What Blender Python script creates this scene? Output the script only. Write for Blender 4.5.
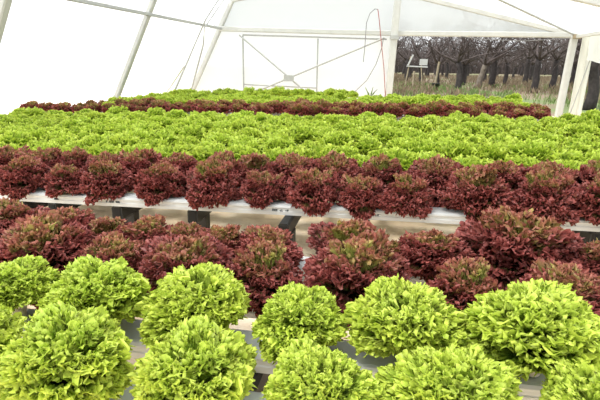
import bpy, math, random
import numpy as np
from mathutils import Vector, Matrix

for o in list(bpy.data.objects):
    bpy.data.objects.remove(o)
SC = bpy.context.scene
COL = SC.collection

# ------------------------------------------------------------------ camera
F = 460.0
H = 1.45
PITCH, YAW, ROLL = math.radians(16.3), math.radians(10.3), .015
cy, sy = math.cos(YAW), math.sin(YAW)
FWD = np.array([-sy * math.cos(PITCH), cy * math.cos(PITCH), -math.sin(PITCH)])
r0 = np.array([cy, sy, 0.0])
u0 = np.cross(r0, FWD)
RGT = r0 * math.cos(ROLL) + u0 * math.sin(ROLL)
UPV = -r0 * math.sin(ROLL) + u0 * math.cos(ROLL)
cam_d = bpy.data.cameras.new('camera')
cam = bpy.data.objects.new('camera', cam_d)
COL.objects.link(cam)
cam_d.sensor_width = 36.0
cam_d.lens = F / 600.0 * 36.0
cam_d.clip_start = .02
cam_d.clip_end = 400
m = Matrix.Identity(4)
for i in range(3):
    m[i][0], m[i][1], m[i][2] = RGT[i], UPV[i], -FWD[i]
m[2][3] = H
cam.matrix_world = m
SC.camera = cam

# ------------------------------------------------------------------ sky, sun, exposure
w = bpy.data.worlds.new('overcast_sky')
SC.world = w
w.use_nodes = True
bg = w.node_tree.nodes['Background']
bg.inputs['Color'].default_value = (.95, .98, 1.0, 1)
bg.inputs['Strength'].default_value = 1.08
sun_d = bpy.data.lights.new('sun', 'SUN')
sun_d.energy = 3.4
sun_d.angle = math.radians(14)
sun_d.color = (1.0, .98, .94)
sun = bpy.data.objects.new('sun', sun_d)
COL.objects.link(sun)
sun.location = (-4, -6, 12)
sun.rotation_euler = Vector((.34, .22, -.91)).to_track_quat('-Z', 'Y').to_euler()
SC.view_settings.view_transform = 'Standard'
SC.view_settings.look = 'None'
SC.view_settings.gamma = 1.0
SC.view_settings.use_curve_mapping = False
SC.view_settings.exposure = 0.62
SC.cycles.use_denoising = True
SC.cycles.max_bounces = 10
SC.cycles.transparent_max_bounces = 16

# ------------------------------------------------------------------ constants of the place
GZ = .34            # level of the ground
SL = .02            # the growing channels fall a little towards the left
YE = 12.0           # end wall of the greenhouse
XL, LEAN = -5.57, .526   # foot line and inward lean of the left wall
XR, ZR = 4.09, 2.2  # right eave
RS = .24            # roof slope
XRG = -1.2          # ridge
def roof_z(x):
    zr = ZR + RS * (XR - XRG)
    return ZR + RS * (XR - x) if x > XRG else zr - .16 * (XRG - x)
ZL = 3.02
def wall_x(z): return XL + LEAN * z
def chan_z(x): return .75 + SL * x

def project(p):
    v = np.array(p, float) - np.array([0, 0, H])
    z = float(v @ FWD)
    if z <= .05: return (-9e3, 9e3)
    return 300 + F * float(v @ RGT) / z, 200 - F * float(v @ UPV) / z

# ------------------------------------------------------------------ materials
def mat(name):
    mt = bpy.data.materials.new(name)
    mt.use_nodes = True
    nt = mt.node_tree
    nt.nodes.clear()
    return mt, nt.nodes, nt.links
def N(nodes, t, **kw):
    n = nodes.new(t)
    for k, v in kw.items(): setattr(n, k, v)
    return n
def ramp(nodes, stops):
    r = nodes.new('ShaderNodeValToRGB')
    el = r.color_ramp.elements
    while len(el) > 1: el.remove(el[0])
    el[0].position, el[0].color = stops[0][0], (*stops[0][1], 1)
    for p, c in stops[1:]:
        e = el.new(p); e.color = (*c, 1)
    return r
def plain(name, color, rough=.5, var=.12, scale=30., metal=0., bump=0.):
    mt, nd, lk = mat(name)
    out = N(nd, 'ShaderNodeOutputMaterial')
    p = N(nd, 'ShaderNodeBsdfPrincipled')
    p.inputs['Roughness'].default_value = rough
    p.inputs['Metallic'].default_value = metal
    tc = N(nd, 'ShaderNodeTexCoord')
    no = N(nd, 'ShaderNodeTexNoise')
    no.inputs['Scale'].default_value = scale
    no.inputs['Detail'].default_value = 4
    lk.new(tc.outputs['Object'], no.inputs['Vector'])
    r = ramp(nd, [(.3, tuple(c * (1 - var) for c in color)), (.7, tuple(min(1, c * (1 + var)) for c in color))])
    lk.new(no.outputs['Fac'], r.inputs['Fac'])
    lk.new(r.outputs['Color'], p.inputs['Base Color'])
    if bump:
        b = N(nd, 'ShaderNodeBump')
        b.inputs['Strength'].default_value = bump
        lk.new(no.outputs['Fac'], b.inputs['Height'])
        lk.new(b.outputs['Normal'], p.inputs['Normal'])
    lk.new(p.outputs['BSDF'], out.inputs['Surface'])
    return mt
def film(name, color, clear):
    mt, nd, lk = mat(name)
    out = N(nd, 'ShaderNodeOutputMaterial')
    t1 = N(nd, 'ShaderNodeBsdfTransparent'); t1.inputs['Color'].default_value = (*color, 1)
    tl = N(nd, 'ShaderNodeBsdfTranslucent'); tl.inputs['Color'].default_value = (*color, 1)
    df = N(nd, 'ShaderNodeBsdfDiffuse'); df.inputs['Color'].default_value = (*color, 1)
    m1 = N(nd, 'ShaderNodeMixShader'); m1.inputs[0].default_value = .25
    lk.new(tl.outputs[0], m1.inputs[1]); lk.new(df.outputs[0], m1.inputs[2])
    m2 = N(nd, 'ShaderNodeMixShader'); m2.inputs[0].default_value = clear
    tc = N(nd, 'ShaderNodeTexCoord')
    no = N(nd, 'ShaderNodeTexNoise'); no.inputs['Scale'].default_value = .9; no.inputs['Detail'].default_value = 3
    lk.new(tc.outputs['Object'], no.inputs['Vector'])
    mr = N(nd, 'ShaderNodeMapRange')
    mr.inputs['To Min'].default_value = clear - .06; mr.inputs['To Max'].default_value = clear + .06
    lk.new(no.outputs['Fac'], mr.inputs['Value']); lk.new(mr.outputs[0], m2.inputs[0])
    lk.new(m1.outputs[0], m2.inputs[1]); lk.new(t1.outputs[0], m2.inputs[2])
    lk.new(m2.outputs[0], out.inputs['Surface'])
    return mt
def leafmat(name, body, heart, dark, trans=.35):
    """body / heart: ramps from the rib (0) to the frilled margin (1); h says how much of a heart leaf it is."""
    mt, nd, lk = mat(name)
    out = N(nd, 'ShaderNodeOutputMaterial')
    au = N(nd, 'ShaderNodeAttribute', attribute_name='margin')
    ah = N(nd, 'ShaderNodeAttribute', attribute_name='heart')
    r1 = ramp(nd, body); r2 = ramp(nd, heart)
    lk.new(au.outputs['Fac'], r1.inputs['Fac']); lk.new(au.outputs['Fac'], r2.inputs['Fac'])
    mx = N(nd, 'ShaderNodeMix', data_type='RGBA')
    lk.new(ah.outputs['Fac'], mx.inputs['Factor'])
    lk.new(r1.outputs['Color'], mx.inputs['A']); lk.new(r2.outputs['Color'], mx.inputs['B'])
    tc = N(nd, 'ShaderNodeTexCoord')
    no = N(nd, 'ShaderNodeTexNoise'); no.inputs['Scale'].default_value = 22; no.inputs['Detail'].default_value = 3
    lk.new(tc.outputs['Object'], no.inputs['Vector'])
    oi = N(nd, 'ShaderNodeObjectInfo')
    ad = N(nd, 'ShaderNodeMath', operation='MULTIPLY_ADD'); ad.inputs[1].default_value = .35
    lk.new(oi.outputs['Random'], ad.inputs[0]); lk.new(no.outputs['Fac'], ad.inputs[2])
    mr = N(nd, 'ShaderNodeMapRange'); mr.inputs['From Min'].default_value = .35; mr.inputs['From Max'].default_value = 1.0
    mr.inputs['To Min'].default_value = 0; mr.inputs['To Max'].default_value = .55
    lk.new(ad.outputs[0], mr.inputs['Value'])
    mx2 = N(nd, 'ShaderNodeMix', data_type='RGBA')
    lk.new(mr.outputs[0], mx2.inputs['Factor'])
    lk.new(mx.outputs['Result'], mx2.inputs['A'])
    dk = N(nd, 'ShaderNodeMix', data_type='RGBA', blend_type='MULTIPLY'); dk.inputs['Factor'].default_value = 1
    dk.inputs['B'].default_value = (*dark, 1)
    lk.new(mx.outputs['Result'], dk.inputs['A']); lk.new(dk.outputs['Result'], mx2.inputs['B'])
    p = N(nd, 'ShaderNodeBsdfPrincipled')
    p.inputs['Roughness'].default_value = .42
    p.inputs['Specular IOR Level'].default_value = .35
    tl = N(nd, 'ShaderNodeBsdfTranslucent')
    lk.new(mx2.outputs['Result'], p.inputs['Base Color']); lk.new(mx2.outputs['Result'], tl.inputs['Color'])
    ms = N(nd, 'ShaderNodeMixShader'); ms.inputs[0].default_value = trans
    lk.new(p.outputs[0], ms.inputs[1]); lk.new(tl.outputs[0], ms.inputs[2])
    lk.new(ms.outputs[0], out.inputs['Surface'])
    return mt

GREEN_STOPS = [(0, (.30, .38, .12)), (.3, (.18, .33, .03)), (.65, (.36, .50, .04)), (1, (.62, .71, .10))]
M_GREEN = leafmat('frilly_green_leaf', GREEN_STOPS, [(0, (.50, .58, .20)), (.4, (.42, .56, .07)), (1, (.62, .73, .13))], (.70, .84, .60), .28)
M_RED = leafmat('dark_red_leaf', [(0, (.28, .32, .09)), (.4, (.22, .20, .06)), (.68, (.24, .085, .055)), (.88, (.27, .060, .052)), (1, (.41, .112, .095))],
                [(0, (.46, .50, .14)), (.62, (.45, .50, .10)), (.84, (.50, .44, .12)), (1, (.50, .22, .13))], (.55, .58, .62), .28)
M_FILM = film('roof_film', (.97, .98, .97), .50)
M_WALLFILM = film('wall_film', (.985, .99, 1.0), .07)
M_GABLE = film('gable_film', (.80, .82, .83), .18)
M_CURTAIN = film('curtain_film', (.93, .93, .88), .12)
M_WHITE = plain('white_channel_plastic', (.54, .56, .56), .38, .06, 12)
M_CUP = plain('cream_cup_plastic', (.64, .56, .46), .5, .08, 40)
M_STEEL = plain('galvanised_steel', (.38, .39, .38), .45, .1, 15, .2)
M_POST = plain('white_painted_post', (.50, .51, .49), .5, .06, 8)
M_BLACK = plain('black_painted_steel', (.010, .011, .011), .5, .3, 20)
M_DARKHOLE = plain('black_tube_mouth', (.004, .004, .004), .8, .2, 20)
M_INK = plain('dark_ink', (.05, .07, .08), .6, .2, 100)
M_BARK = plain('dark_bark', (.030, .024, .023), .9, .5, 9, 0, .5)
M_TWIG = plain('grey_twig_bark', (.085, .066, .062), .9, .35, 6)
M_GREYBARK = plain('pale_grey_bark', (.15, .125, .10), .9, .35, 7, 0, .4)
M_REDCORD = plain('red_cord', (.30, .055, .04), .6, .1, 30)
M_GREYCORD = plain('grey_cord', (.20, .20, .20), .6, .1, 30)
M_STAKE = plain('weathered_pale_wood', (.30, .25, .17), .8, .25, 12)
M_DRY = plain('dry_straw', (.20, .15, .095), .9, .4, 3)
M_GRASS = plain('green_grass_blade', (.13, .20, .05), .8, .35, 3)

def ground_mat():
    mt, nd, lk = mat('sandy_ground')
    out = N(nd, 'ShaderNodeOutputMaterial')
    p = N(nd, 'ShaderNodeBsdfPrincipled'); p.inputs['Roughness'].default_value = .95
    tc = N(nd, 'ShaderNodeTexCoord')
    no = N(nd, 'ShaderNodeTexNoise'); no.inputs['Scale'].default_value = 3.2; no.inputs['Detail'].default_value = 8; no.inputs['Roughness'].default_value = .65
    lk.new(tc.outputs['Object'], no.inputs['Vector'])
    r = ramp(nd, [(.3, (.68, .50, .32)), (.5, (.86, .68, .48)), (.68, (.94, .80, .62))])
    lk.new(no.outputs['Fac'], r.inputs['Fac']); lk.new(r.outputs[0], p.inputs['Base Color'])
    b = N(nd, 'ShaderNodeBump'); b.inputs['Strength'].default_value = .4; b.inputs['Distance'].default_value = .05
    lk.new(no.outputs['Fac'], b.inputs['Height']); lk.new(b.outputs[0], p.inputs['Normal'])
    lk.new(p.outputs[0], out.inputs[0])
    return mt
def field_mat():
    mt, nd, lk = mat('orchard_ground')
    out = N(nd, 'ShaderNodeOutputMaterial')
    p = N(nd, 'ShaderNodeBsdfPrincipled'); p.inputs['Roughness'].default_value = .95
    tc = N(nd, 'ShaderNodeTexCoord')
    no = N(nd, 'ShaderNodeTexNoise'); no.inputs['Scale'].default_value = .22; no.inputs['Detail'].default_value = 7
    lk.new(tc.outputs['Object'], no.inputs['Vector'])
    r = ramp(nd, [(.36, (.17, .13, .085)), (.50, (.20, .15, .10)), (.56, (.13, .17, .06)), (.75, (.16, .22, .07))])
    lk.new(no.outputs['Fac'], r.inputs['Fac']); lk.new(r.outputs[0], p.inputs['Base Color'])
    lk.new(p.outputs[0], out.inputs[0])
    return mt
M_GROUND = ground_mat(); M_FIELD = field_mat()

# ------------------------------------------------------------------ object helpers
def link(name, mesh, parent=None):
    o = bpy.data.objects.new(name, mesh)
    COL.objects.link(o)
    if parent is not None: o.parent = parent
    return o
def tag(o, label=None, cat=None, group=None, kind=None):
    if label: o['label'] = label
    if cat: o['category'] = cat
    if group: o['group'] = group
    if kind: o['kind'] = kind
    return o
def empty(name, loc, label, cat, group=None):
    o = link(name, None); o.location = loc; o.empty_display_size = .05
    return tag(o, label, cat, group)
class MB:
    """collects boxes, tubes and lathes for ONE mesh"""
    def __init__(s): s.v = []; s.f = []
    def add(s, v, f):
        b = len(s.v); s.v += [tuple(map(float, p)) for p in v]; s.f += [tuple(i + b for i in q) for q in f]
    def box(s, x0, x1, y0, y1, z0, z1, shear=0.):
        v = [(x, y, z + shear * x) for z in (z0, z1) for y in (y0, y1) for x in (x0, x1)]
        s.add(v, [(0, 2, 3, 1), (4, 5, 7, 6), (0, 1, 5, 4), (2, 6, 7, 3), (0, 4, 6, 2), (1, 3, 7, 5)])
    def bar(s, a, b, w, h, up=(0, 0, 1)):
        a, b = Vector(a), Vector(b); d = (b - a).normalized(); up = Vector(up)
        r = d.cross(up)
        if r.length < 1e-4: r = d.cross(Vector((0, 1, 0)))
        r.normalize(); u = r.cross(d)
        c = min(w, h) * .18
        prof = [(-w/2 + c, -h/2), (w/2 - c, -h/2), (w/2, -h/2 + c), (w/2, h/2 - c), (w/2 - c, h/2), (-w/2 + c, h/2), (-w/2, h/2 - c), (-w/2, -h/2 + c)]
        s.add([p + r * x + u * y for p in (a, b) for x, y in prof],
              [(i, (i + 1) % 8, 8 + (i + 1) % 8, 8 + i) for i in range(8)] + [tuple(range(7, -1, -1)), tuple(range(8, 16))])
    def tube(s, pts, rad, n=6):
        pts = [Vector(p) for p in pts]
        if not hasattr(rad, '__len__'): rad = [rad] * len(pts)
        ref = Vector((.31, .2, .93)); v = []; f = []
        for i, p in enumerate(pts):
            d = (pts[min(i + 1, len(pts) - 1)] - pts[max(i - 1, 0)]).normalized()
            a = d.cross(ref)
            if a.length < .1: a = d.cross(Vector((1, 0, 0)))
            a.normalize(); b = d.cross(a)
            v += [p + (a * math.cos(2 * math.pi * k / n) + b * math.sin(2 * math.pi * k / n)) * rad[i] for k in range(n)]
        for i in range(len(pts) - 1):
            f += [(i * n + k, i * n + (k + 1) % n, (i + 1) * n + (k + 1) % n, (i + 1) * n + k) for k in range(n)]
        f += [tuple(range(n - 1, -1, -1)), tuple(range((len(pts) - 1) * n, len(pts) * n))]
        s.add(v, f)
    def lathe(s, prof, n=20, c=(0, 0, 0)):
        v = [(c[0] + r * math.cos(2 * math.pi * k / n), c[1] + r * math.sin(2 * math.pi * k / n), c[2] + z) for r, z in prof for k in range(n)]
        s.add(v, [(i * n + k, i * n + (k + 1) % n, (i + 1) * n + (k + 1) % n, (i + 1) * n + k) for i in range(len(prof) - 1) for k in range(n)])
    def mesh(s, name, mt, smooth=False):
        me = bpy.data.meshes.new(name)
        me.from_pydata(s.v, [], s.f); me.materials.append(mt); me.update()
        if smooth: me.polygons.foreach_set('use_smooth', [True] * len(me.polygons))
        return me
    def build(s, name, mt, parent=None, smooth=False):
        return link(name, s.mesh(name, mt, smooth), parent)

ORD = ['first', 'second', 'third', 'fourth', 'fifth', 'sixth', 'seventh', 'eighth', 'ninth', 'tenth', 'eleventh', 'twelfth', 'thirteenth', 'fourteenth', 'fifteenth',
       'sixteenth', 'seventeenth', 'eighteenth', 'nineteenth', 'twentieth'] 
def ordn(i):
    if i < 20: return ORD[i]
    t = ['twenty', 'thirty', 'forty'][(i + 1) // 10 - 2]; u = (i + 1) % 10
    return {'twenty': 'twentieth', 'thirty': 'thirtieth', 'forty': 'fortieth'}[t] if u == 0 else t + '-' + ORD[u - 1]

# ------------------------------------------------------------------ ground, walls and roof of the greenhouse
g = MB()
nx, ny = 30, 40
rng = np.random.default_rng(5)
for j in range(ny + 1):
    for i in range(nx + 1):
        g.v.append((-6.6 + 11.2 * i / nx, -2.5 + 15 * j / ny, GZ + .02 * math.sin(i * 1.7 + j * .6) * math.sin(j * 1.3)))
g.f = [(j * (nx + 1) + i, j * (nx + 1) + i + 1, (j + 1) * (nx + 1) + i + 1, (j + 1) * (nx + 1) + i) for j in range(ny) for i in range(nx)]
tag(g.build('floor', M_GROUND, None, True), kind='structure')
g = MB(); g.add([(-160, -40, GZ - .06), (160, -40, GZ - .06), (160, 260, GZ - .06), (-160, 260, GZ - .06)], [(0, 1, 2, 3)])
tag(g.build('ground', M_FIELD), kind='structure')

def sheet(name, P, Q, nu, nv, mt, bulge=.0, seed=0):
    """a film stretched between two polylines P(u) and Q(u), sagging a little between its frames"""
    r = random.Random(seed); b = MB()
    for i in range(nu + 1):
        for j in range(nv + 1):
            u, v = i / nu, j / nv
            p = Vector(P(u)).lerp(Vector(Q(u)), v)
            p += Vector(bulge) * (math.sin(v * math.pi) * (.6 + .4 * math.sin(u * 9 + seed)) if any(bulge) else 0) if hasattr(bulge, '__len__') else Vector()
            b.v.append(tuple(p))
    b.f = [(i * (nv + 1) + j, i * (nv + 1) + j + 1, (i + 1) * (nv + 1) + j + 1, (i + 1) * (nv + 1) + j) for i in range(nu) for j in range(nv)]
    return tag(b.build(name, mt, None, True), kind='structure')
Y0 = -6.0
sheet('wall_left', lambda u: (wall_x(GZ) - .85, Y0 + u * (YE + .05 - Y0), GZ), lambda u: (wall_x(ZL) - .12, Y0 + u * (YE + .05 - Y0), ZL), 24, 8, M_WALLFILM, (-.03, 0, .02), 1)
sheet('wall_back', lambda u: (wall_x(GZ) - .85 + u * (.95 - wall_x(GZ)), YE + .09, GZ), lambda u: (wall_x(2.35) - .3 + u * (.4 - wall_x(2.35)), YE + .09, 2.35 - .12 * u), 16, 8, M_WALLFILM, (0, .03, 0), 2)
def gable_low(u):
    x = wall_x(2.3) - .3 + u * (XR - wall_x(2.3) + .3); return (x, YE + .10, 2.30 if x < -4.2 else (2.35 - .15 * (x + 4.35) / 4.45 if x < .1 else 2.2))
def gable_up(u):
    x = wall_x(ZL) + u * (XR - wall_x(ZL)); return (x, YE + .10, roof_z(x) + .02)
sheet('wall_gable', gable_low, gable_up, 24, 4, M_GABLE, (0, .02, 0), 3)
sheet('ceiling_right', lambda u: (XRG, Y0 + u * (YE + .1 - Y0), roof_z(XRG) + .03), lambda u: (XR + .1, Y0 + u * (YE + .1 - Y0), roof_z(XR + .1) + .03), 24, 10, M_FILM, (0, 0, .03), 4)
sheet('ceiling_left', lambda u: (wall_x(ZL) - .06, Y0 + u * (YE + .1 - Y0), roof_z(wall_x(ZL)) + .03), lambda u: (XRG, Y0 + u * (YE + .1 - Y0), roof_z(XRG) + .03), 24, 6, M_FILM, (0, 0, .03), 5)
# the rolled-down part of the right wall: a deep film curtain under the eave, open below
b = MB()
nu, nv = 40, 8
for i in range(nu + 1):
    y = 11.45 - i / nu * 13
    for j in range(nv + 1):
        zz = ZR + .06 - (j / nv) * (.66 + .05 * math.sin(y * 2.6))
        b.v.append((XR + .12 + .02 * math.sin(y * 7 + j * .5) * j / nv, y, zz))
b.f = [(i * (nv + 1) + j, i * (nv + 1) + j + 1, (i + 1) * (nv + 1) + j + 1, (i + 1) * (nv + 1) + j) for i in range(nu) for j in range(nv)]
o = b.build('film_curtain', M_CURTAIN, None, True)
tag(o, 'creamy white plastic film curtain hanging under the right eave with open gap below', 'curtain')

# frames of the left wall
NAMEPOLE = {0: 'at the back left corner where the end wall starts', 1: 'second pole from the back corner along the left wall', 2: 'nearest pole, at the upper left edge of the view'}
for k, y in enumerate((YE, 8.3, 5.08, 1.8)):
    b = MB(); b.bar((wall_x(GZ), y, GZ), (wall_x(ZL), y, ZL), .09 if k else .11, .12, (0, 1, 0))
    o = b.build('wall_pole', M_POST)
    tag(o, ('white slanting wall pole ' + NAMEPOLE[k]) if k < 3 else 'white slanting wall pole of the left wall nearest the viewer, beside the front bench', 'pole', 'slanting poles of the left wall')
def wp(y, z): return (wall_x(z) + .05, y, z)
def wq(y, z): return (wall_x(z) + .12, y, z)
b = MB(); b.bar(wp(YE, 2.33), wp(Y0, 2.16), .05, .06); tag(b.build('wall_purlin', M_STEEL), 'long grey purlin running along the left wall at eave height', 'purlin')
b = MB(); b.tube([wq(10.57, GZ), wq(10.62, 2.41), wq(10.9, 2.95)], .022); tag(b.build('brace_rod', M_STEEL), 'grey slanting brace rod standing left of the back left corner pole', 'brace rod', 'brace rods of the left wall')
b = MB(); b.tube([wq(11.8, GZ), wq(11.1, 1.9), wq(10.75, 2.25), wq(11.2, 2.95)], .018); tag(b.build('brace_rod', M_STEEL), 'thin grey brace rod between the corner pole and the other slanting rod', 'brace rod', 'brace rods of the left wall')

# end wall: beam, posts, rods, door frame
b = MB(); b.bar((-4.36, YE - .02, 2.325), (.1, YE - .02, 2.225), .10, .12); b.bar((.1, YE - .02, 2.225), (XR, YE - .02, 2.20), .10, .12)
tag(b.build('tie_beam', M_POST), 'long white horizontal beam across the end wall at eave height', 'beam')
for s_, (x, z) in enumerate(((-2.9, 2.29), (-.9, 2.25), (1.6, 2.215), (3.2, 2.205))): pass
b = MB(); b.bar((.02, YE - .1, GZ), (.10, YE - .1, roof_z(.1) - .05), .17, .12, (0, 1, 0))
p = b.build('end_post', M_POST)
tag(p, 'white upright post in the end wall at the left edge of the opening', 'post')
b = MB(); b.box(-.03, .19, YE - .19, YE - .165, 2.08, 2.17)
b.build('bracket', M_STEEL, p)
b = MB(); b.bar((4.0, YE - .08, GZ), (4.06, YE - .08, 2.22), .15, .12, (0, 1, 0)); p = b.build('corner_post', M_POST)
tag(p, 'thick white post at the back right corner, beside the opening to the trees', 'post')
b = MB(); b.bar((4.00, YE - .17, 2.16), (4.16, YE - .17, 2.16), .04, .1); b.build('bracket', M_STAKE, p)
b = MB()
for i in range(7):
    for j in range(13):
        t = j / 12; u = i / 6
        b.v.append((4.14 + .22 * u + .02 * t, 11.72 - .12 * u + .03 * math.sin(u * 12), GZ + .02 + t * 1.93))
b.f = [(i * 13 + j, i * 13 + j + 1, (i + 1) * 13 + j + 1, (i + 1) * 13 + j) for i in range(6) for j in range(12)]
o = b.build('film_flap', M_CURTAIN, None, True)
so = o.modifiers.new('thick', 'SOLIDIFY'); so.thickness = .03
tag(o, 'strip of white film hanging to the ground right of the back right corner post', 'film')
b = MB(); b.tube([(4.12, 11.62, GZ), (4.42, 11.55, 2.2)], .012); tag(b.build('brace_rod', M_STEEL), 'thin grey rod crossing in front of the white film strip at the right corner', 'brace rod')
b = MB(); b.tube([(4.45, 10.9, 1.75), (4.75, 10.4, 1.2), (5.0, 10.1, GZ)], .012); tag(b.build('guy_wire', M_GREYCORD), 'thin grey guy wire slanting outside below the film curtain', 'wire')
yb = YE - .04
b = MB(); b.tube([(-3.80, yb - .05, 2.17), (-1.62, yb - .05, .46)], .022); tag(b.build('cross_brace', M_STEEL), 'grey cross brace rod falling from left to right across the end wall', 'brace rod', 'crossed rods of the end wall')
b = MB(); b.tube([(-.14, yb - .08, 2.12), (-4.2, yb - .08, .43)], .022); tag(b.build('cross_brace', M_STEEL), 'grey cross brace rod rising from left to right towards the middle post', 'brace rod', 'crossed rods of the end wall')
b = MB(); b.box(-2.62, -2.36, yb - .12, yb - .10, 1.06, 1.21)
for dx, dz in ((-.1, -.05), (.1, -.05), (-.1, .05), (.1, .05)): b.tube([(-2.49 + dx, yb - .135, 1.135 + dz), (-2.49 + dx, yb - .115, 1.135 + dz)], .014)
tag(b.build('gusset_plate', M_STEEL), 'small bolted steel plate where the two end wall rods cross', 'plate')
p = empty('door_frame', (-2.76, YE - .0, GZ), 'thin pale metal door frame standing behind the crossed rods in the end wall', 'door frame')
for nm, a, c in (('jamb', (-3.74, YE + .02, GZ), (-3.74, YE + .02, 2.16)), ('jamb', (-1.79, YE + .02, GZ), (-1.79, YE + .02, 2.10)), ('head_rail', (-3.74, YE + .02, 2.18), (-.1, YE + .02, 2.09)), ('mid_rail', (-3.74, YE + .02, .95), (-1.79, YE + .02, .90))):
    b = MB(); b.bar(a, c, .035, .04, (0, 1, 0)); o = b.build(nm, M_STEEL, p); o.matrix_parent_inverse = Matrix.Translation(-p.location)
# rafters
for k, y in enumerate((YE - .02, 8.3, 5.08, 1.8)):
    b = MB(); b.bar((XR, y, ZR), (XRG, y, roof_z(XRG) - .02), .09, .11); b.bar((XRG, y, roof_z(XRG) - .02), (wall_x(ZL), y, roof_z(wall_x(ZL)) - .02), .09, .11)
    tag(b.build('rafter', M_POST), ['white sloping rafter of the end wall meeting the right corner post', 'white sloping rafter next in front of the end wall rafter, at upper right', 'white rafter above the middle bench, second from the nearest', 'white rafter nearest the viewer, above the front bench'][k], 'rafter', 'roof rafters')
b = MB(); b.bar((XR + .0, YE, ZR - .04), (XR + .0, Y0, ZR - .04), .07, .08); tag(b.build('eave_purlin', M_POST), 'white eave purlin running from the right corner post towards the viewer', 'purlin')
b = MB(); b.tube([(XR - .05, YE - .1, ZR), (1.9, 9.6, roof_z(1.9) - .07), (.2, 8.3, roof_z(.2) - .07)], .022); tag(b.build('roof_brace', M_STEEL), 'thin grey roof brace running diagonally up from the right corner post', 'brace rod')
b = MB(); b.tube([(XR - .08, YE - .12, 2.13), (3.0, YE - .14, 2.06), (2.0, YE - .12, 2.10), (1.6, YE - .1, 2.16)], .007); tag(b.build('cable', M_GREYCORD), 'thin slack cable running along the beam to the right corner post', 'cable')
# cords in front of the middle post
b = MB(); b.tube([(-.35, yb - .12, 2.75), (-.30, yb - .13, 2.5), (-.22, yb - .13, 2.0), (-.12, yb - .13, 1.4), (-.05, yb - .13, .8), (-.05, yb - .13, GZ)], .009); tag(b.build('cord', M_REDCORD), 'red cord hanging in front of the end wall left of the middle post', 'cord')
b = MB(); b.tube([(-.35, yb - .12, 2.75), (-.42, yb - .12, 2.76), (-.53, yb - .12, 2.66), (-.60, yb - .12, 2.45), (-.61, yb - .12, 1.9), (-.63, yb - .12, 1.55)], .009); tag(b.build('cord', M_GREYCORD), 'thin grey cord looping from the top of the red cord and hanging free', 'cord')
b = MB(); b.tube([(-.18, yb - .1, 2.12), (-.2, yb - .11, 1.9), (-.32, yb - .11, 1.5), (-.52, yb - .11, 1.12), (-.78, yb - .11, .86), (-1.1, yb - .1, .7)], .009); tag(b.build('cable', M_GREYCORD), 'thin grey cable sagging from the beam end down behind the last green row', 'cable')

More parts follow.
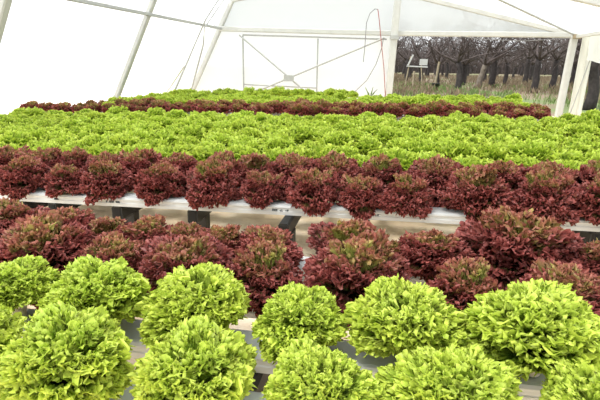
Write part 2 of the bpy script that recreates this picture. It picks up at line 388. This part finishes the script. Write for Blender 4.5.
# ------------------------------------------------------------------ lettuce
def lettuce_mesh(name, seed, R, nleaf, nu, nv, amax, squash, zc, amp, width, mt, heart_t, part='all', droop=0., ragged=.1, pull=.30, crumple=.004):
    """A head of frilled leaves: each leaf is a curved blade from the stem to the dome's surface with a ruffled, toothed margin."""
    rg = np.random.default_rng(seed)
    V = []; Fc = []; MA = []; HE = []
    base = 0
    ii = np.arange(nleaf)
    tt = (ii + .5) / nleaf
    u = (1 - (1 - np.linspace(0, 1, nu + 1)) ** 1.5)[:, None]; v = np.linspace(-1, 1, nv + 1)[None, :]
    quad = (np.arange(nu)[:, None] * (nv + 1) + np.arange(nv)[None, :]).reshape(-1)
    quad = np.stack([quad, quad + 1, quad + nv + 2, quad + nv + 1], 1)
    lump = rg.uniform(0, 6.28, 4)
    nc = 15
    ct = (np.arange(nc) + .5) / nc
    ca = np.arccos(1 - ct * (1 - math.cos(amax * .95))) + rg.normal(0, .08, nc); cz = np.arange(nc) * 2.39996 + rg.normal(0, .25, nc) + lump[2]
    cen = np.stack([np.sin(ca) * np.cos(cz), np.sin(ca) * np.sin(cz), np.cos(ca)], 1); crho = 1 + rg.normal(0, ragged * .55, nc)
    for i in range(nleaf):
        t = tt[i]
        az = i * 2.39996 + rg.normal(0, .16)
        al = math.acos(1 - t * (1 - math.cos(amax))) + rg.normal(0, .05)
        dv = np.array([math.sin(al) * math.cos(az), math.sin(al) * math.sin(az), math.cos(al)])
        dot = cen @ dv; kc = int(np.argmax(dot)); ang = math.acos(min(1., float(dot[kc])))
        dv = dv * (1 - pull) + cen[kc] * pull; dv /= np.linalg.norm(dv)
        az = math.atan2(dv[1], dv[0]); al = math.acos(max(-1., min(1., float(dv[2]))))
        rho = R * (crho[kc] + .06 - .45 * ang * ang + ragged * (math.sin(2 * az + lump[0]) * .6 + math.sin(3 * az + lump[1]) * .5) * math.sin(al) + rg.normal(0, ragged * .30))
        tr = rho * math.sin(al); tz = zc + rho * squash * math.cos(al) - droop * max(0., al - 1.3)
        rdir = np.array([math.cos(az), math.sin(az), 0]); tdir = np.array([-math.sin(az), math.cos(az), 0]); zdir = np.array([0, 0, 1.])
        p0 = np.array([.012, 0.012]); p2 = np.array([tr, tz]); p1 = np.array([tr * .46, zc * .30 + tz * .50 + .012 * math.sin(al)])
        hk = (1 - t) * .15
        uu = u[:, 0]
        sp = ((1 - uu) ** 2)[:, None] * p0 + (2 * uu * (1 - uu))[:, None] * p1 + (uu ** 2)[:, None] * p2
        tg = 2 * (1 - uu)[:, None] * (p1 - p0) + 2 * uu[:, None] * (p2 - p1)
        tg /= np.linalg.norm(tg, axis=1)[:, None] + 1e-9
        nm = np.stack([-tg[:, 1], tg[:, 0]], 1)
        W = width * (0.55 + .45 * math.sin(min(al, 1.57))) * rg.uniform(.85, 1.15)
        wv = W * (.16 + .84 * np.sin(np.clip(u * 1.06, 0, 1) * math.pi / 2) ** 1.3)
        f1 = rg.uniform(1.6, 2.4); f2 = rg.uniform(5.2, 6.8) if nv > 30 else rg.uniform(3.2, 4.2); ph = rg.uniform(0, 6.28, 4)
        edge = np.clip(np.maximum(u ** 3.2, (np.abs(v) ** 2.4) * u ** .9), 0, 1)
        arc = v * math.pi * (1 + .06 * np.sin(3 * v + ph[3])) + np.sign(v) * (1 - u) * 1.6
        s2 = np.sin(f2 * arc + ph[1]); wob = .75 + .45 * np.sin(f1 * 1.7 * arc + ph[2])
        ruff = .55 * np.sin(f1 * arc + ph[0]) + 1.25 * s2 * wob
        ruff2 = .45 * np.cos(f1 * arc * 1.07 + ph[3]) + .35 * np.cos(2 * f2 * arc + ph[0])
        A = amp * rg.uniform(.8, 1.2)
        off_n = A * edge * ruff + W * .30 * (v ** 2) * (1 - .5 * u)
        off_t = A * .9 * edge * ruff2 - R * .26 * (v ** 2) * u
        # the margin is cut into fine pointed lobes that curl up and down
        per = 4 if nv > 30 else 3
        saw = 1 - 2 * np.abs(((np.arange(nv + 1) + int(rg.integers(0, 4))) % per) / per - .5) * 2
        saw = (saw * rg.uniform(.5, 1.3, nv + 1))[None, :]
        rim = np.clip((u - .62) / .38, 0, 1) ** 1.2
        off_t = off_t + A * .66 * saw * rim
        off_n = off_n + A * .22 * np.roll(saw, 1, axis=1) * rim * np.where((np.arange(nv + 1) // per) % 2 == 0, 1., -1.)[None, :]
        side = np.clip((np.abs(v) - .7) / .3, 0, 1) * np.clip(u * 1.3, 0, 1)
        zig = np.where(np.arange(nu + 1) % 2 == 0, 1., -1.)[:, None]
        off_n = off_n + A * .55 * side * zig
        lat = v * wv + np.sign(v) * A * .5 * side * zig + A * .55 * edge * np.sin(2 * (f2 * arc + ph[1]))
        r_ = sp[:, 0][:, None] + nm[:, 0][:, None] * off_n + tg[:, 0][:, None] * off_t
        z_ = sp[:, 1][:, None] + nm[:, 1][:, None] * off_n + tg[:, 1][:, None] * off_t
        P = r_[..., None] * rdir + lat[..., None] * tdir + z_[..., None] * zdir
        cr = rg.normal(0, 1, (nu + 1, nv + 1, 3))
        k3 = cr.copy(); k3[:, 1:-1] = .3 * cr[:, :-2] + .7 * cr[:, 1:-1] + .3 * cr[:, 2:]
        k4 = k3.copy(); k4[1:-1] = .25 * k3[:-2] + .5 * k3[1:-1] + .25 * k3[2:]
        P = P + k4 * (crumple * np.clip(.15 + edge, 0, 1))[..., None]
        is_heart = t < heart_t
        if part == 'heart' and not is_heart: continue
        if part == 'outer' and is_heart: continue
        P[..., 2] = np.maximum(P[..., 2], -.10 if droop else .004)
        V.append(P.reshape(-1, 3)); Fc.append(quad + base); base += P.shape[0] * P.shape[1]
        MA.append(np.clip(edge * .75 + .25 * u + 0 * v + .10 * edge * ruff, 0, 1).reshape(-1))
        HE.append(np.full(P.shape[0] * P.shape[1], float(np.clip((heart_t * 2.8 - t) / (heart_t * 2.8 + 1e-6) * 1.35, 0, 1)) * rg.uniform(.25, 1.)))
    V = np.concatenate(V); Fc = np.concatenate(Fc)
    me = bpy.data.meshes.new(name)
    me.vertices.add(len(V)); me.vertices.foreach_set('co', V.astype(np.float32).ravel())
    me.loops.add(len(Fc) * 4); me.loops.foreach_set('vertex_index', Fc.astype(np.int32).ravel())
    me.polygons.add(len(Fc)); me.polygons.foreach_set('loop_start', np.arange(0, len(Fc) * 4, 4, dtype=np.int32))
    me.update(calc_edges=True)
    me.polygons.foreach_set('use_smooth', np.ones(len(Fc), bool))
    for nme, arr in (('margin', np.concatenate(MA)), ('heart', np.concatenate(HE))):
        a = me.attributes.new(nme, 'FLOAT', 'POINT'); a.data.foreach_set('value', arr.astype(np.float32))
    me.materials.append(mt); me.validate()
    return me

def cup_mesh():
    b = MB(); b.lathe([(.020, -.03), (.026, .0), (.030, .035), (.034, .036), (.034, .042), (.027, .042), (.024, .02), (.001, .02)], 20)
    return b.mesh('grow_cup', M_CUP, True)
CUP = cup_mesh()
R0 = .14
def pair(seed, mt, n, amax, sq, zc, amp, wd, ht, droop, rag):
    a = (seed, R0, n, 11, 72, amax, sq, zc, amp, wd, mt, ht)
    return lettuce_mesh('outer_leaves', *a, 'outer', droop, rag), lettuce_mesh('heart_leaves', *a, 'heart', droop, rag)
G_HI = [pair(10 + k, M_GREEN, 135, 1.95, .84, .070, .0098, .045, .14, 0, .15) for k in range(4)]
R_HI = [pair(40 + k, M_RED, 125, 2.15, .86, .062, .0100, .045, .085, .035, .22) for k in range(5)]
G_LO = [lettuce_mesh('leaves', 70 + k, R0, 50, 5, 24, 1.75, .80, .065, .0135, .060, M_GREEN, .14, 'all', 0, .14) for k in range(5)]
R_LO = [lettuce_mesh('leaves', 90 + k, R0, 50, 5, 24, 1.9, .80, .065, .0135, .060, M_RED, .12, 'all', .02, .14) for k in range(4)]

RND = random.Random(11)
def proto(pair, name):
    root = link(name, None); root.empty_display_size = .05
    for nm, me in (('outer_leaves', pair[0]), ('heart_leaves', pair[1]), ('grow_cup', CUP)):
        c = link(nm, me, root)
        if nm == 'heart_leaves' and name == 'red_lettuce': c['label'] = 'yellow-green heart leaves'
        if nm == 'grow_cup': c['label'] = 'cream plastic grow cup'
    return root
used = {}
def place_hi(kind, k, x, y, z, s, label, group, sz=1.):
    pair = (G_HI if kind == 'green' else R_HI)[k]
    key = (kind, k)
    if key not in used:
        used[key] = r = proto(pair, kind + '_lettuce')
    else:
        src = used[key]; r = src.copy(); COL.objects.link(r)
        for ch in list(src.children):
            c = ch.copy(); c.parent = r; COL.objects.link(c)
    r.location = (x, y, z); r.rotation_euler = (RND.uniform(-.08, .08), RND.uniform(-.08, .08), RND.uniform(0, 6.28))
    r.scale = (s, s, s * sz)
    for ch in r.children:
        if ch.data is CUP: ch.scale = (1 / s, 1 / s, 1 / (s * sz))
    return tag(r, label, 'lettuce', group)

CHAN_T = .75
def row_hi(kind, pts, text, group, colour, y_jit=0., zoff=0.):
    n = len(pts); nearby = sorted(pts)
    for i, (x, y, s, sz) in enumerate(nearby):
        px, _ = project((x, y, chan_z(x) + .1))
        place_hi(kind, RND.randrange(len(G_HI if kind == 'green' else R_HI)), x, y, chan_z(x) + .004 + zoff, s, '%s lettuce, %s from left, %s' % (colour, ordn(i), text), group, sz)

A = [(-.95, .80, .141), (-.66, .775, .157), (-.36, .775, .148), (-.10, .79, .123), (.17, .80, .143), (.43, .81, .125)]
B = [(-1.02, 1.03, .130), (-.75, 1.03, .149), (-.45, 1.025, .149), (-.18, 1.015, .122), (.085, 1.03, .150), (.375, 1.02, .170)]
C_ = [(-1.13, 1.28, .150), (-.87, 1.29, .110), (-.61, 1.28, .142), (-.335, 1.28, .115), (-.05, 1.29, .140), (.275, 1.27, .108), (.53, 1.29, .125)]
D = [(-1.51, 1.57, .130), (-1.27, 1.58, .126), (-1.06, 1.56, .095), (-.90, 1.56, .105), (-.73, 1.54, .095), (-.59, 1.56, .09), (-.40, 1.54, .112), (-.12, 1.57, .126), (.05, 1.58, .07), (.19, 1.57, .124), (.475, 1.58, .175), (.72, 1.56, .110)]
E_ = [(-2.09, 2.32, .150), (-1.80, 2.32, .122), (-1.55, 2.33, .142), (-1.23, 2.33, .142), (-.91, 2.31, .165), (-.63, 2.33, .125), (-.35, 2.31, .148), (-.10, 2.30, .130), (.12, 2.31, .135), (.47, 2.32, .172), (.77, 2.30, .165), (1.04, 2.32, .150)]
F_ = [(-2.50, 2.64, .145), (-2.22, 2.65, .140), (-1.97, 2.68, .13), (-1.76, 2.64, .138), (-1.52, 2.66, .145), (-1.27, 2.65, .145), (-.98, 2.64, .14), (-.76, 2.65, .135), (-.52, 2.64, .160), (-.27, 2.65, .145), (-.01, 2.64, .140), (.30, 2.63, .165), (.64, 2.65, .135), (.90, 2.64, .155), (1.17, 2.65, .150)]
def sc(l, sz=1., k=1.): return [(x, y, r / R0 / 1.08 * k, sz) for x, y, r in l]
row_hi('green', sc(A, .90, .96), 'nearest green row', 'nearest row of green lettuces', 'large bright green frilly')
row_hi('green', sc(B, .80, 1.0), 'second green row, before the reds', 'second row of green lettuces', 'bright green frilly', 0, .028)
row_hi('red', sc(C_, .95, 1.14), 'red row directly behind front greens', 'nearer red row of the front bench', 'dark red frilly')
row_hi('red', sc(D, .88, 1.12), 'front bench back row before the gap', 'back red row of the front bench', 'dark red frilly')
row_hi('red', sc(E_, 1.0, .96), 'over the front white channel', 'red row over the front channel of the middle bench', 'dark red drooping', 0, .006)
row_hi('red', sc(F_, 1.0, 1.08), 'red row bordering wide green bed', 'second red row of the middle bench', 'dark maroon frilly')

def place_lo(name, mesh, x, y, z, s, sz, label, group):
    o = link(name, mesh); o.location = (x, y, z)
    o.rotation_euler = (RND.uniform(-.1, .1), RND.uniform(-.1, .1), RND.uniform(0, 6.28)); o.scale = (s, s, s * sz)
    return tag(o, label, 'lettuce', group)
def xrange_of_row(y, x0, x1):
    xs = np.arange(x0, x1 + 1e-6, .01)
    ok = [x for x in xs if -14 < project((x, y, chan_z(x) + .08))[0] < 614]
    return (min(ok), max(ok)) if ok else (0, -1)
def bed_row(kind, y, x0, x1, sp, rad, sz, text, group, colour, stuff=None, zo=0.):
    a, b_ = xrange_of_row(y, x0, x1)
    gaps = ((-3.2, .14), (-2.85, .14), (-2.2, .16), (-1.5, .12)) if kind == 'red' and y < 6.8 else ((-2.75, .14), (-2.45, .1), (-1.95, .14)) if kind == 'green' and 5.6 < y < 5.8 else ()
    idx = -1
    n = max(1, int(round((b_ - a) / sp)))
    st = (b_ - a) / n
    for i in range(n + 1):
        x = a + i * st + RND.uniform(-.03, .03)
        if any(abs(x - q) < h for q, h in gaps): continue
        idx += 1; yy = y + RND.uniform(-.025, .025)
        s = rad / R0 * RND.uniform(.80, 1.22); zz = sz * RND.uniform(.88, 1.14)
        me = RND.choice(G_LO if kind == 'green' else R_LO)
        if stuff is not None:
            stuff.append((me, x, yy, chan_z(x) + zo, s, zz)); continue
        place_lo(kind + '_lettuce', me, x, yy, chan_z(x) + .004 + zo, s, zz, '%s lettuce, %s from left, %s' % (colour, ordn(idx), text), group)
BED_Y = [2.99 + .335 * k for k in range(9)]
COUNT = 0
for k, y in enumerate(BED_Y):
    bed_row('green', y, -5.0, 2.1 + .025 * k, .25, .134, .95, '%s nearest row of wide green bed' % ordn(k), '%s row of the wide green bed' % ordn(k), 'light green frilly')
FAR_R = [6.62, 6.95, 7.28]
for k, y in enumerate(FAR_R):
    bed_row('red', y, -5.6 if k == 0 else -5.0, 2.0 + .1 * k, .27, .14, .95, '%s row of distant red strip' % ['front', 'middle', 'back'][k], '%s row of the distant red strip' % ['front', 'middle', 'back'][k], 'small maroon')
FAR_G = [7.75, 8.05, 8.35, 8.65, 8.95, 9.25]
rest = []
for k, y in enumerate(FAR_G):
    bed_row('green', y, -4.86, 2.2, .26, .14, .95, '%s row behind distant red strip' % ordn(k), '%s far green row' % ordn(k), 'distant light green', rest if k > 2 else None)
for y in (10.45, 10.75):
    bed_row('green', y, -4.95, -.75, .24, .14, 1.15, '', '', 'distant', rest)
# the green heads beyond the nearest 300: one object
def merge(name, items, mt):
    Vs = []; Fs = []; MA = []; HE = []; base = 0
    for me, x, y, z, s, zz in items:
        co = np.empty(len(me.vertices) * 3, np.float32); me.vertices.foreach_get('co', co); co = co.reshape(-1, 3)
        fi = np.empty(len(me.loops), np.int32); me.loops.foreach_get('vertex_index', fi)
        a = RND.uniform(0, 6.28); c, sn = math.cos(a), math.sin(a)
        q = np.stack([(co[:, 0] * c - co[:, 1] * sn) * s + x, (co[:, 0] * sn + co[:, 1] * c) * s + y, co[:, 2] * s * zz + z], 1)
        Vs.append(q); Fs.append(fi + base); base += len(q)
        for L, nme in ((MA, 'margin'), (HE, 'heart')):
            ar = np.empty(len(co), np.float32); me.attributes[nme].data.foreach_get('value', ar); L.append(ar)
    V = np.concatenate(Vs); Fi = np.concatenate(Fs); me = bpy.data.meshes.new(name)
    me.vertices.add(len(V)); me.vertices.foreach_set('co', V.astype(np.float32).ravel())
    me.loops.add(len(Fi)); me.loops.foreach_set('vertex_index', Fi.astype(np.int32))
    me.polygons.add(len(Fi) // 4); me.polygons.foreach_set('loop_start', np.arange(0, len(Fi), 4, dtype=np.int32))
    me.update(calc_edges=True); me.polygons.foreach_set('use_smooth', np.ones(len(Fi) // 4, bool))
    for nme, L in (('margin', MA), ('heart', HE)):
        at = me.attributes.new(nme, 'FLOAT', 'POINT'); at.data.foreach_set('value', np.concatenate(L))
    me.materials.append(mt)
    return link(name, me)
tag(merge('far_lettuce', rest, M_GREEN), 'distant green lettuce rows filling the far bed in front of the end wall', 'lettuce', None, 'stuff')
place_lo('green_lettuce', G_LO[0], -4.35, 6.78, chan_z(-4.35) + .02, .95, 1., 'single green lettuce standing among the distant maroon heads near the left', None)

# ------------------------------------------------------------------ channels and their stands
def channel(y, x0, x1, label, group):
    w_, h_, n = .115, .052, 10
    prof = [(-w_/2, -h_), (w_/2, -h_), (w_/2, -.012), (w_/2 - .004, -.003), (w_/2 - .012, 0), (-w_/2 + .012, 0), (-w_/2 + .004, -.003), (-w_/2, -.012), (-w_/2 + .0025, -.020), (-w_/2 + .0025, -.030), (-w_/2, -.034)]
    b = MB(); k = len(prof)
    for x in (x0, x1):
        b.v += [(x, y + p, chan_z(x) + q) for p, q in prof]
    b.f = [(i, (i + 1) % k, k + (i + 1) % k, k + i) for i in range(k)] + [tuple(range(k)), tuple(range(2 * k - 1, k - 1, -1))]
    o = b.build('growing_channel', M_WHITE)
    return tag(o, label, 'channel', group)
PL = 'white plastic growing channel carrying the '
channel(.79, -1.6, 1.3, PL + 'nearest row of green heads', 'channels of the front bench')
channel(1.03, -1.7, 1.35, PL + 'second row of green heads', 'channels of the front bench')
channel(1.285, -1.9, 1.4, PL + 'red heads directly behind the front greens', 'channels of the front bench')
channel(1.57, -2.0, 1.45, PL + 'back red row of the front bench', 'channels of the front bench')
front_ch = channel(2.32, -3.3, 2.35, 'white growing channel with small dark print along the front of the middle bench', 'channels of the middle bench')
channel(2.65, -3.6, 2.35, PL + 'second red row of the middle bench', 'channels of the middle bench')
for k, y in enumerate(BED_Y):
    channel(y, -5.02, 2.2, PL + '%s row of the wide green bed' % ordn(k), 'channels of the middle bench')
for k, y in enumerate(FAR_R):
    channel(y, -5.02, 2.25, PL + '%s row of the distant red strip' % ['front', 'middle', 'back'][k], 'channels of the far bench')
for k, y in enumerate(FAR_G):
    channel(y, -5.02, 2.25, PL + '%s far green row' % ordn(k), 'channels of the far bench')
channel(10.6, -4.98, -.7, PL + 'last short green row before the end wall', 'channels of the far bench')
# dark print on the front channel (illegible at this size): small strokes in the photo's rhythm
def print_marks(x, pattern, hgt=.011):
    b = MB(); cx = x
    yf = 2.32 - .0575 - .0012
    for ch in pattern:
        z = chan_z(cx) - .026
        if ch == '#': b.box(cx, cx + .002, yf, yf + .003, z - hgt/2, z + hgt/2); b.box(cx, cx + .007, yf, yf + .003, z + hgt/2 - .002, z + hgt/2); b.box(cx + .005, cx + .007, yf, yf + .003, z - hgt/2, z + hgt/2); b.box(cx, cx + .007, yf, yf + .003, z - .001, z + .001)
        elif ch == 'l': b.box(cx, cx + .002, yf, yf + .003, z - hgt/2, z + hgt/2); b.box(cx, cx + .006, yf, yf + .003, z - hgt/2, z - hgt/2 + .002)
        elif ch == 'y': b.box(cx, cx + .006, yf, yf + .003, z - hgt*.2, z); b.box(cx + .004, cx + .006, yf, yf + .003, z - hgt*.7, z + hgt*.3)
        elif ch == '-': b.box(cx, cx + .007, yf, yf + .003, z - .0012, z + .0012)
        elif ch == 'F': b.box(cx, cx + .008, yf, yf + .003, z, z + .003); b.box(cx, cx + .003, yf, yf + .003, z - hgt/2, z + hgt/2); b.box(cx + .004, cx + .007, yf, yf + .003, z + hgt*.2, z + hgt*.5)
        cx += .010
    b.build('printed_mark', M_INK, front_ch)
print_marks(-.56, '### yl -F')
print_marks(-1.53, 'F ### ##l')
print_marks(-1.86, '##l')
print_marks(-.03, '-l#')
print_marks(-2.17, 'l')

def stand(x, ys, y0, y1, label, group, wdt=.06, legs=True, deep=.085, gap=0.):
    z1 = chan_z(x) - .054 ; z0 = z1 - deep
    t = empty('channel_stand', (x, (y0 + y1) / 2, GZ), label, 'stand', group)
    inv = Matrix.Translation(-t.location)
    b = MB(); b.bar((x, y0 + .002, (z0 + z1) / 2), (x, y1, (z0 + z1) / 2), wdt, deep); o = b.build('crossbeam', M_BLACK, t); o.matrix_parent_inverse = inv
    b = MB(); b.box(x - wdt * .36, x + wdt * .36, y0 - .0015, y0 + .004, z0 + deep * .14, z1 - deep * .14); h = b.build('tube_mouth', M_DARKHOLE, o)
    for y in ys:
        b = MB(); b.box(x - .033, x + .033, y - .03, y + .03, GZ - .02, z0 + .01); o = b.build('leg', M_BLACK, t); o.matrix_parent_inverse = inv
    return t
for k, (x, y0, wd) in enumerate(((-2.22, 2.27, .30), (-1.89, 2.27, .05), (-1.475, 2.27, .065), (-1.02, 2.28, .06), (-.47, 2.13, .055), (-.08, 2.30, .06), (1.03, 2.27, .075), (1.6, 2.27, .06), (2.2, 2.27, .06), (-2.9, 2.27, .06))):
    nm = {0: 'wide black steel bench stand under the far left end of the front white channel', 1: 'narrow black bench stand just right of the wide one at far left', 2: 'black steel stand under the front channel, below its printed mark at left', 3: 'slim black stand under the front channel, next left of the open tube', 4: 'black stand whose open square tube end sticks out under the front channel', 5: 'black stand just right of the protruding tube, half hidden by red leaves', 6: 'black steel stand under the front channel at the far right', 7: 'black steel stand of the middle bench beyond the right edge', 8: 'black steel stand at the right end of the middle bench', 9: 'black steel stand of the middle bench beyond the left edge'}[k]
    stand(x, (2.42 if k != 4 else 2.26, 4.2, 5.75), y0, 5.95, nm, 'stands of the middle bench', wd)
for k, x in enumerate((-1.5, -.3, 1.0)):
    stand(x, (.85, 1.5), .72, 1.64, 'black steel stand of the front bench, ' + ['left', 'middle', 'right'][k] + ' one', 'stands of the front bench')
for k, x in enumerate((-4.6, -2.8, -1.0, .8, 2.4)):
    stand(x - .1, (6.7, 9.1), 6.55, 9.35, 'black steel stand of the far bench, %s from the left' % ordn(k), 'stands of the far bench')
for k, x in enumerate((-4.5, -1.2)):
    stand(x, (10.6,), 10.5, 10.72, 'black steel stand of the last short row, ' + ['left', 'right'][k] + ' one', 'stands of the last row')
# supply tank at the end of the middle bench
p = empty('water_box', (2.62, 6.2, GZ), 'white plastic box standing at the right end of the middle bench', 'box')
b = MB(); b.box(-.16, .16, -.2, .2, 0, .52); b.build('body', M_WHITE, p)
b = MB(); b.box(-.19, .19, -.23, .23, .52, .56); b.box(-.06, .06, -.02, .02, .56, .585); b.build('lid', M_WHITE, p)

# ------------------------------------------------------------------ the bare orchard beyond the opening
def tree_meshes(seed, hgt, mt_trunk, mt_twig, r0=.17, lean=0.):
    rg = random.Random(seed); tr = MB(); br = MB()
    def grow(p, d, ln, rad, depth):
        n = 3 if depth > 1 else 2
        pts = [p]; rr = [rad]; dd = d.copy()
        for i in range(n):
            dd = (dd + Vector((rg.gauss(0, .20), rg.gauss(0, .20), rg.gauss(.03, .14)))).normalized()
            pts.append(pts[-1] + dd * ln / n); rr.append(rad * (1 - .45 * (i + 1) / n))
        br.tube(pts, rr, 5 if depth > 3 else 3)
        if depth == 0: return
        k = rg.choice((3, 3, 4)) if depth > 1 else 3
        for j in range(k):
            t = rg.uniform(.35, 1) if j else 1
            q = pts[min(n, int(t * n))]
            side = Vector((rg.gauss(0, 1), rg.gauss(0, 1), rg.gauss(.12, .5))).normalized()
            nd = (dd * .75 + side * .85).normalized()
            grow(q, nd, ln * rg.uniform(.58, .82), rr[min(n, int(t * n))] * .68, depth - 1)
    th = 1.45 + rg.uniform(-.1, .25)
    pts = [Vector((0, 0, -.1))]; n = 5; rr = [r0 * 1.35]
    for i in range(n):
        pts.append(Vector((rg.gauss(0, .04) + lean * th * (i + 1) / n, rg.gauss(0, .04), th * (i + 1) / n))); rr.append(r0 * (1.06 - .06 * i))
    tr.tube(pts, rr, 9)
    for j in range(5):
        a = j * 1.257 + rg.uniform(-.4, .4)
        grow(pts[-1] - Vector((0, 0, .06)), Vector((math.cos(a) * .75 + lean, math.sin(a) * .75, rg.uniform(.55, 1.1))).normalized(), hgt * rg.uniform(.24, .32), r0 * rg.uniform(.38, .52), 4)
    return tr.mesh('trunk', mt_trunk, True), br.mesh('branches', mt_twig, True)
TREES = [tree_meshes(3 + k, 5.6 + .3 * k, M_BARK, M_TWIG, .155) for k in range(4)]
PALE = tree_meshes(31, 5.6, M_GREYBARK, M_TWIG, .17, .22)
def tree(x, y, pair, rz, s, label):
    t = empty('bare_tree', (x, y, GZ - .06), label, 'tree', 'bare orchard trees')
    t.rotation_euler = (0, 0, rz); t.scale = (s, s, s)
    link('trunk', pair[0], t); link('branches', pair[1], t)
near = [(3.55, 25.4, 0, 'dark bare tree with the blackest thick trunk nearest the opening'),
        (3.15, 32.5, 1, 'dark bare tree just left of the blackest trunk, a little further off'),
        (2.2, 34.5, 2, 'dark bare tree behind the white board near the middle post'),
        (7.25, 25.4, 3, 'dark bare tree standing alone in the right half of the opening'),
        (5.2, 29.5, 'p', 'bare tree with a pale grey leaning trunk in the middle of the opening'),
        (6.0, 15.5, 2, 'dark bare tree seen below the film curtain at the right edge')]
tr_r = random.Random(8)
for x, y, k, lab in near:
    tree(x, y, PALE if k == 'p' else TREES[k], tr_r.uniform(0, 6.28) if k != 'p' else 0, 1.0, lab)
i = 0
for row, y in enumerate((31, 36, 41, 46.5, 52, 58, 65, 73, 82, 92, 104)):
    xs = np.arange(-2, 60, 4.2 if y < 60 else 4.8)
    k = 0
    for x in xs:
        xx = x + tr_r.uniform(-1, 1) + (row % 2) * 2.2; yy = y + tr_r.uniform(-1.4, 1.4)
        px = project((xx, yy, 2))[0]
        if not (388 < px < 625): continue
        if any(abs(project((a, b_, 1))[0] - px) < 9 and abs(b_ - yy) < 7 for a, b_, _, _ in near): continue
        tree(xx, yy, TREES[tr_r.randrange(4)], tr_r.uniform(0, 6.28), tr_r.uniform(.9, 1.2), 'dark bare orchard tree, %s from the left in the %s row beyond the opening' % (ordn(k), ordn(row)))
        k += 1
for x, y in ((8.2, 19.5), (10.5, 24.0), (9.2, 29.0)):
    i += 1; tree(x, y, TREES[i % 4], i * 1.3, 1.05, 'dark bare tree outside the right wall, %s one below the film curtain' % ['nearest', 'middle', 'furthest'][i - 1])
def grass(name, n, x0, x1, y0, y1, hgt, mt, seed, label, clump):
    r = random.Random(seed); b = MB()
    for _ in range(n):
        x, y = r.uniform(x0, x1), r.uniform(y0, y1)
        if math.sin(x * clump + 1.3) + math.sin(y * clump * .8 + x) < r.uniform(-1.6, 1.0): continue
        for _k in range(5):
            a = r.uniform(0, 6.28); h = hgt * r.uniform(.4, 1.15); dx, dy = math.cos(a), math.sin(a); px_, py_ = x + r.gauss(0, .10), y + r.gauss(0, .10); wv = .013
            b.add([(px_ - dy * wv, py_ + dx * wv, GZ - .07), (px_ + dy * wv, py_ - dx * wv, GZ - .07), (px_ + dx * h * .18 + dy * wv * .6, py_ + dy * h * .18 - dx * wv * .6, GZ + h * .6), (px_ + dx * h * .45, py_ + dy * h * .45, GZ + h)], [(0, 1, 2, 3)])
    return tag(b.build(name, mt), label, 'grass', None, 'stuff')
grass('dry_grass', 5200, -1, 26, 18, 70, .34, M_DRY, 3, 'dry straw-coloured weeds between the orchard trees', .7)
grass('green_grass', 2600, -1, 20, 13.0, 34, .22, M_GRASS, 4, 'patches of short green grass on the orchard ground', .55)
# the thicket that closes the view beyond the last orchard row
r_ = random.Random(21); b = MB()
for _ in range(5200):
    x, y = r_.uniform(-2, 78), r_.uniform(108, 122); h = r_.uniform(2.0, 6.0); a = r_.gauss(0, .25) * h; c = r_.gauss(0, .2) * h; wv = r_.uniform(.03, .10)
    if not 380 < project((x, y, 2))[0] < 640: continue
    b.tube([(x, y, GZ - .1), (x + a * .4, y + c * .4, GZ + h * .55), (x + a, y + c, GZ + h)], [wv, wv * .8, .015], 3)
tag(b.build('distant_thicket', M_TWIG), 'grey brown thicket of bare stems closing the view beyond the orchard', 'thicket', None, 'stuff')
# small things by the trees
b = MB(); b.tube([(2.48, 26.6, GZ - .1), (2.62, 26.6, 1.75)], .06, 7); tag(b.build('wooden_stake', M_STAKE), 'pale wooden stake leaning upright above the black bucket in the orchard', 'stake')
b = MB(); b.lathe([(.001, 0), (.17, 0), (.21, .36), (.225, .37), (.225, .39), (.19, .38), (.15, .05), (.001, .05)], 16, (2.46, 25.7, GZ - .06)); tag(b.build('bucket', M_BLACK, None, True), 'small black bucket at the foot of the leaning stake', 'bucket')
b = MB(); b.tube([(1.30, 26, GZ - .1), (1.33, 26, 1.25)], .05, 7); tag(b.build('wooden_stake', M_STAKE), 'short pale stake standing in weeds below the white board', 'stake')
p = empty('trestle', (1.4, 28, GZ - .06), 'white trestle with a leaning board standing among the trees near the middle post', 'trestle')
for nm, a, c in (('leg', (-.45, 0, 0), (-.22, 0, 1.75)), ('leg', (.55, 0, 0), (.35, 0, 1.55)), ('rail', (-.42, -.02, 1.22), (.75, -.02, 1.18))):
    b = MB(); b.bar(a, c, .07, .07, (0, 1, 0)); b.build(nm, M_POST if nm == 'rail' else M_STAKE, p)
b = MB(); b.box(.28, .72, -.04, .0, 1.28, 1.62); b.build('board', M_POST, p)
b = MB(); b.bar((-.36, -.05, 1.25), (-.10, -.05, 1.85), .09, .05, (0, 1, 0)); b.build('strut', M_POST, p)
# a loose seedling at the last rows
b = MB()
for k in range(5):
    a = k * 1.25; b.tube([(-.33, 9.5, .76), (-.33 + .05 * math.cos(a), 9.5 + .05 * math.sin(a), .93), (-.33 + .13 * math.cos(a), 9.5 + .13 * math.sin(a), 1.02 + .04 * (k % 2))], [.006, .014, .003], 5)
tag(b.build('sprout', M_GRASS, None, True), 'bolting green sprout standing above the far green row below the red cord', 'sprout')
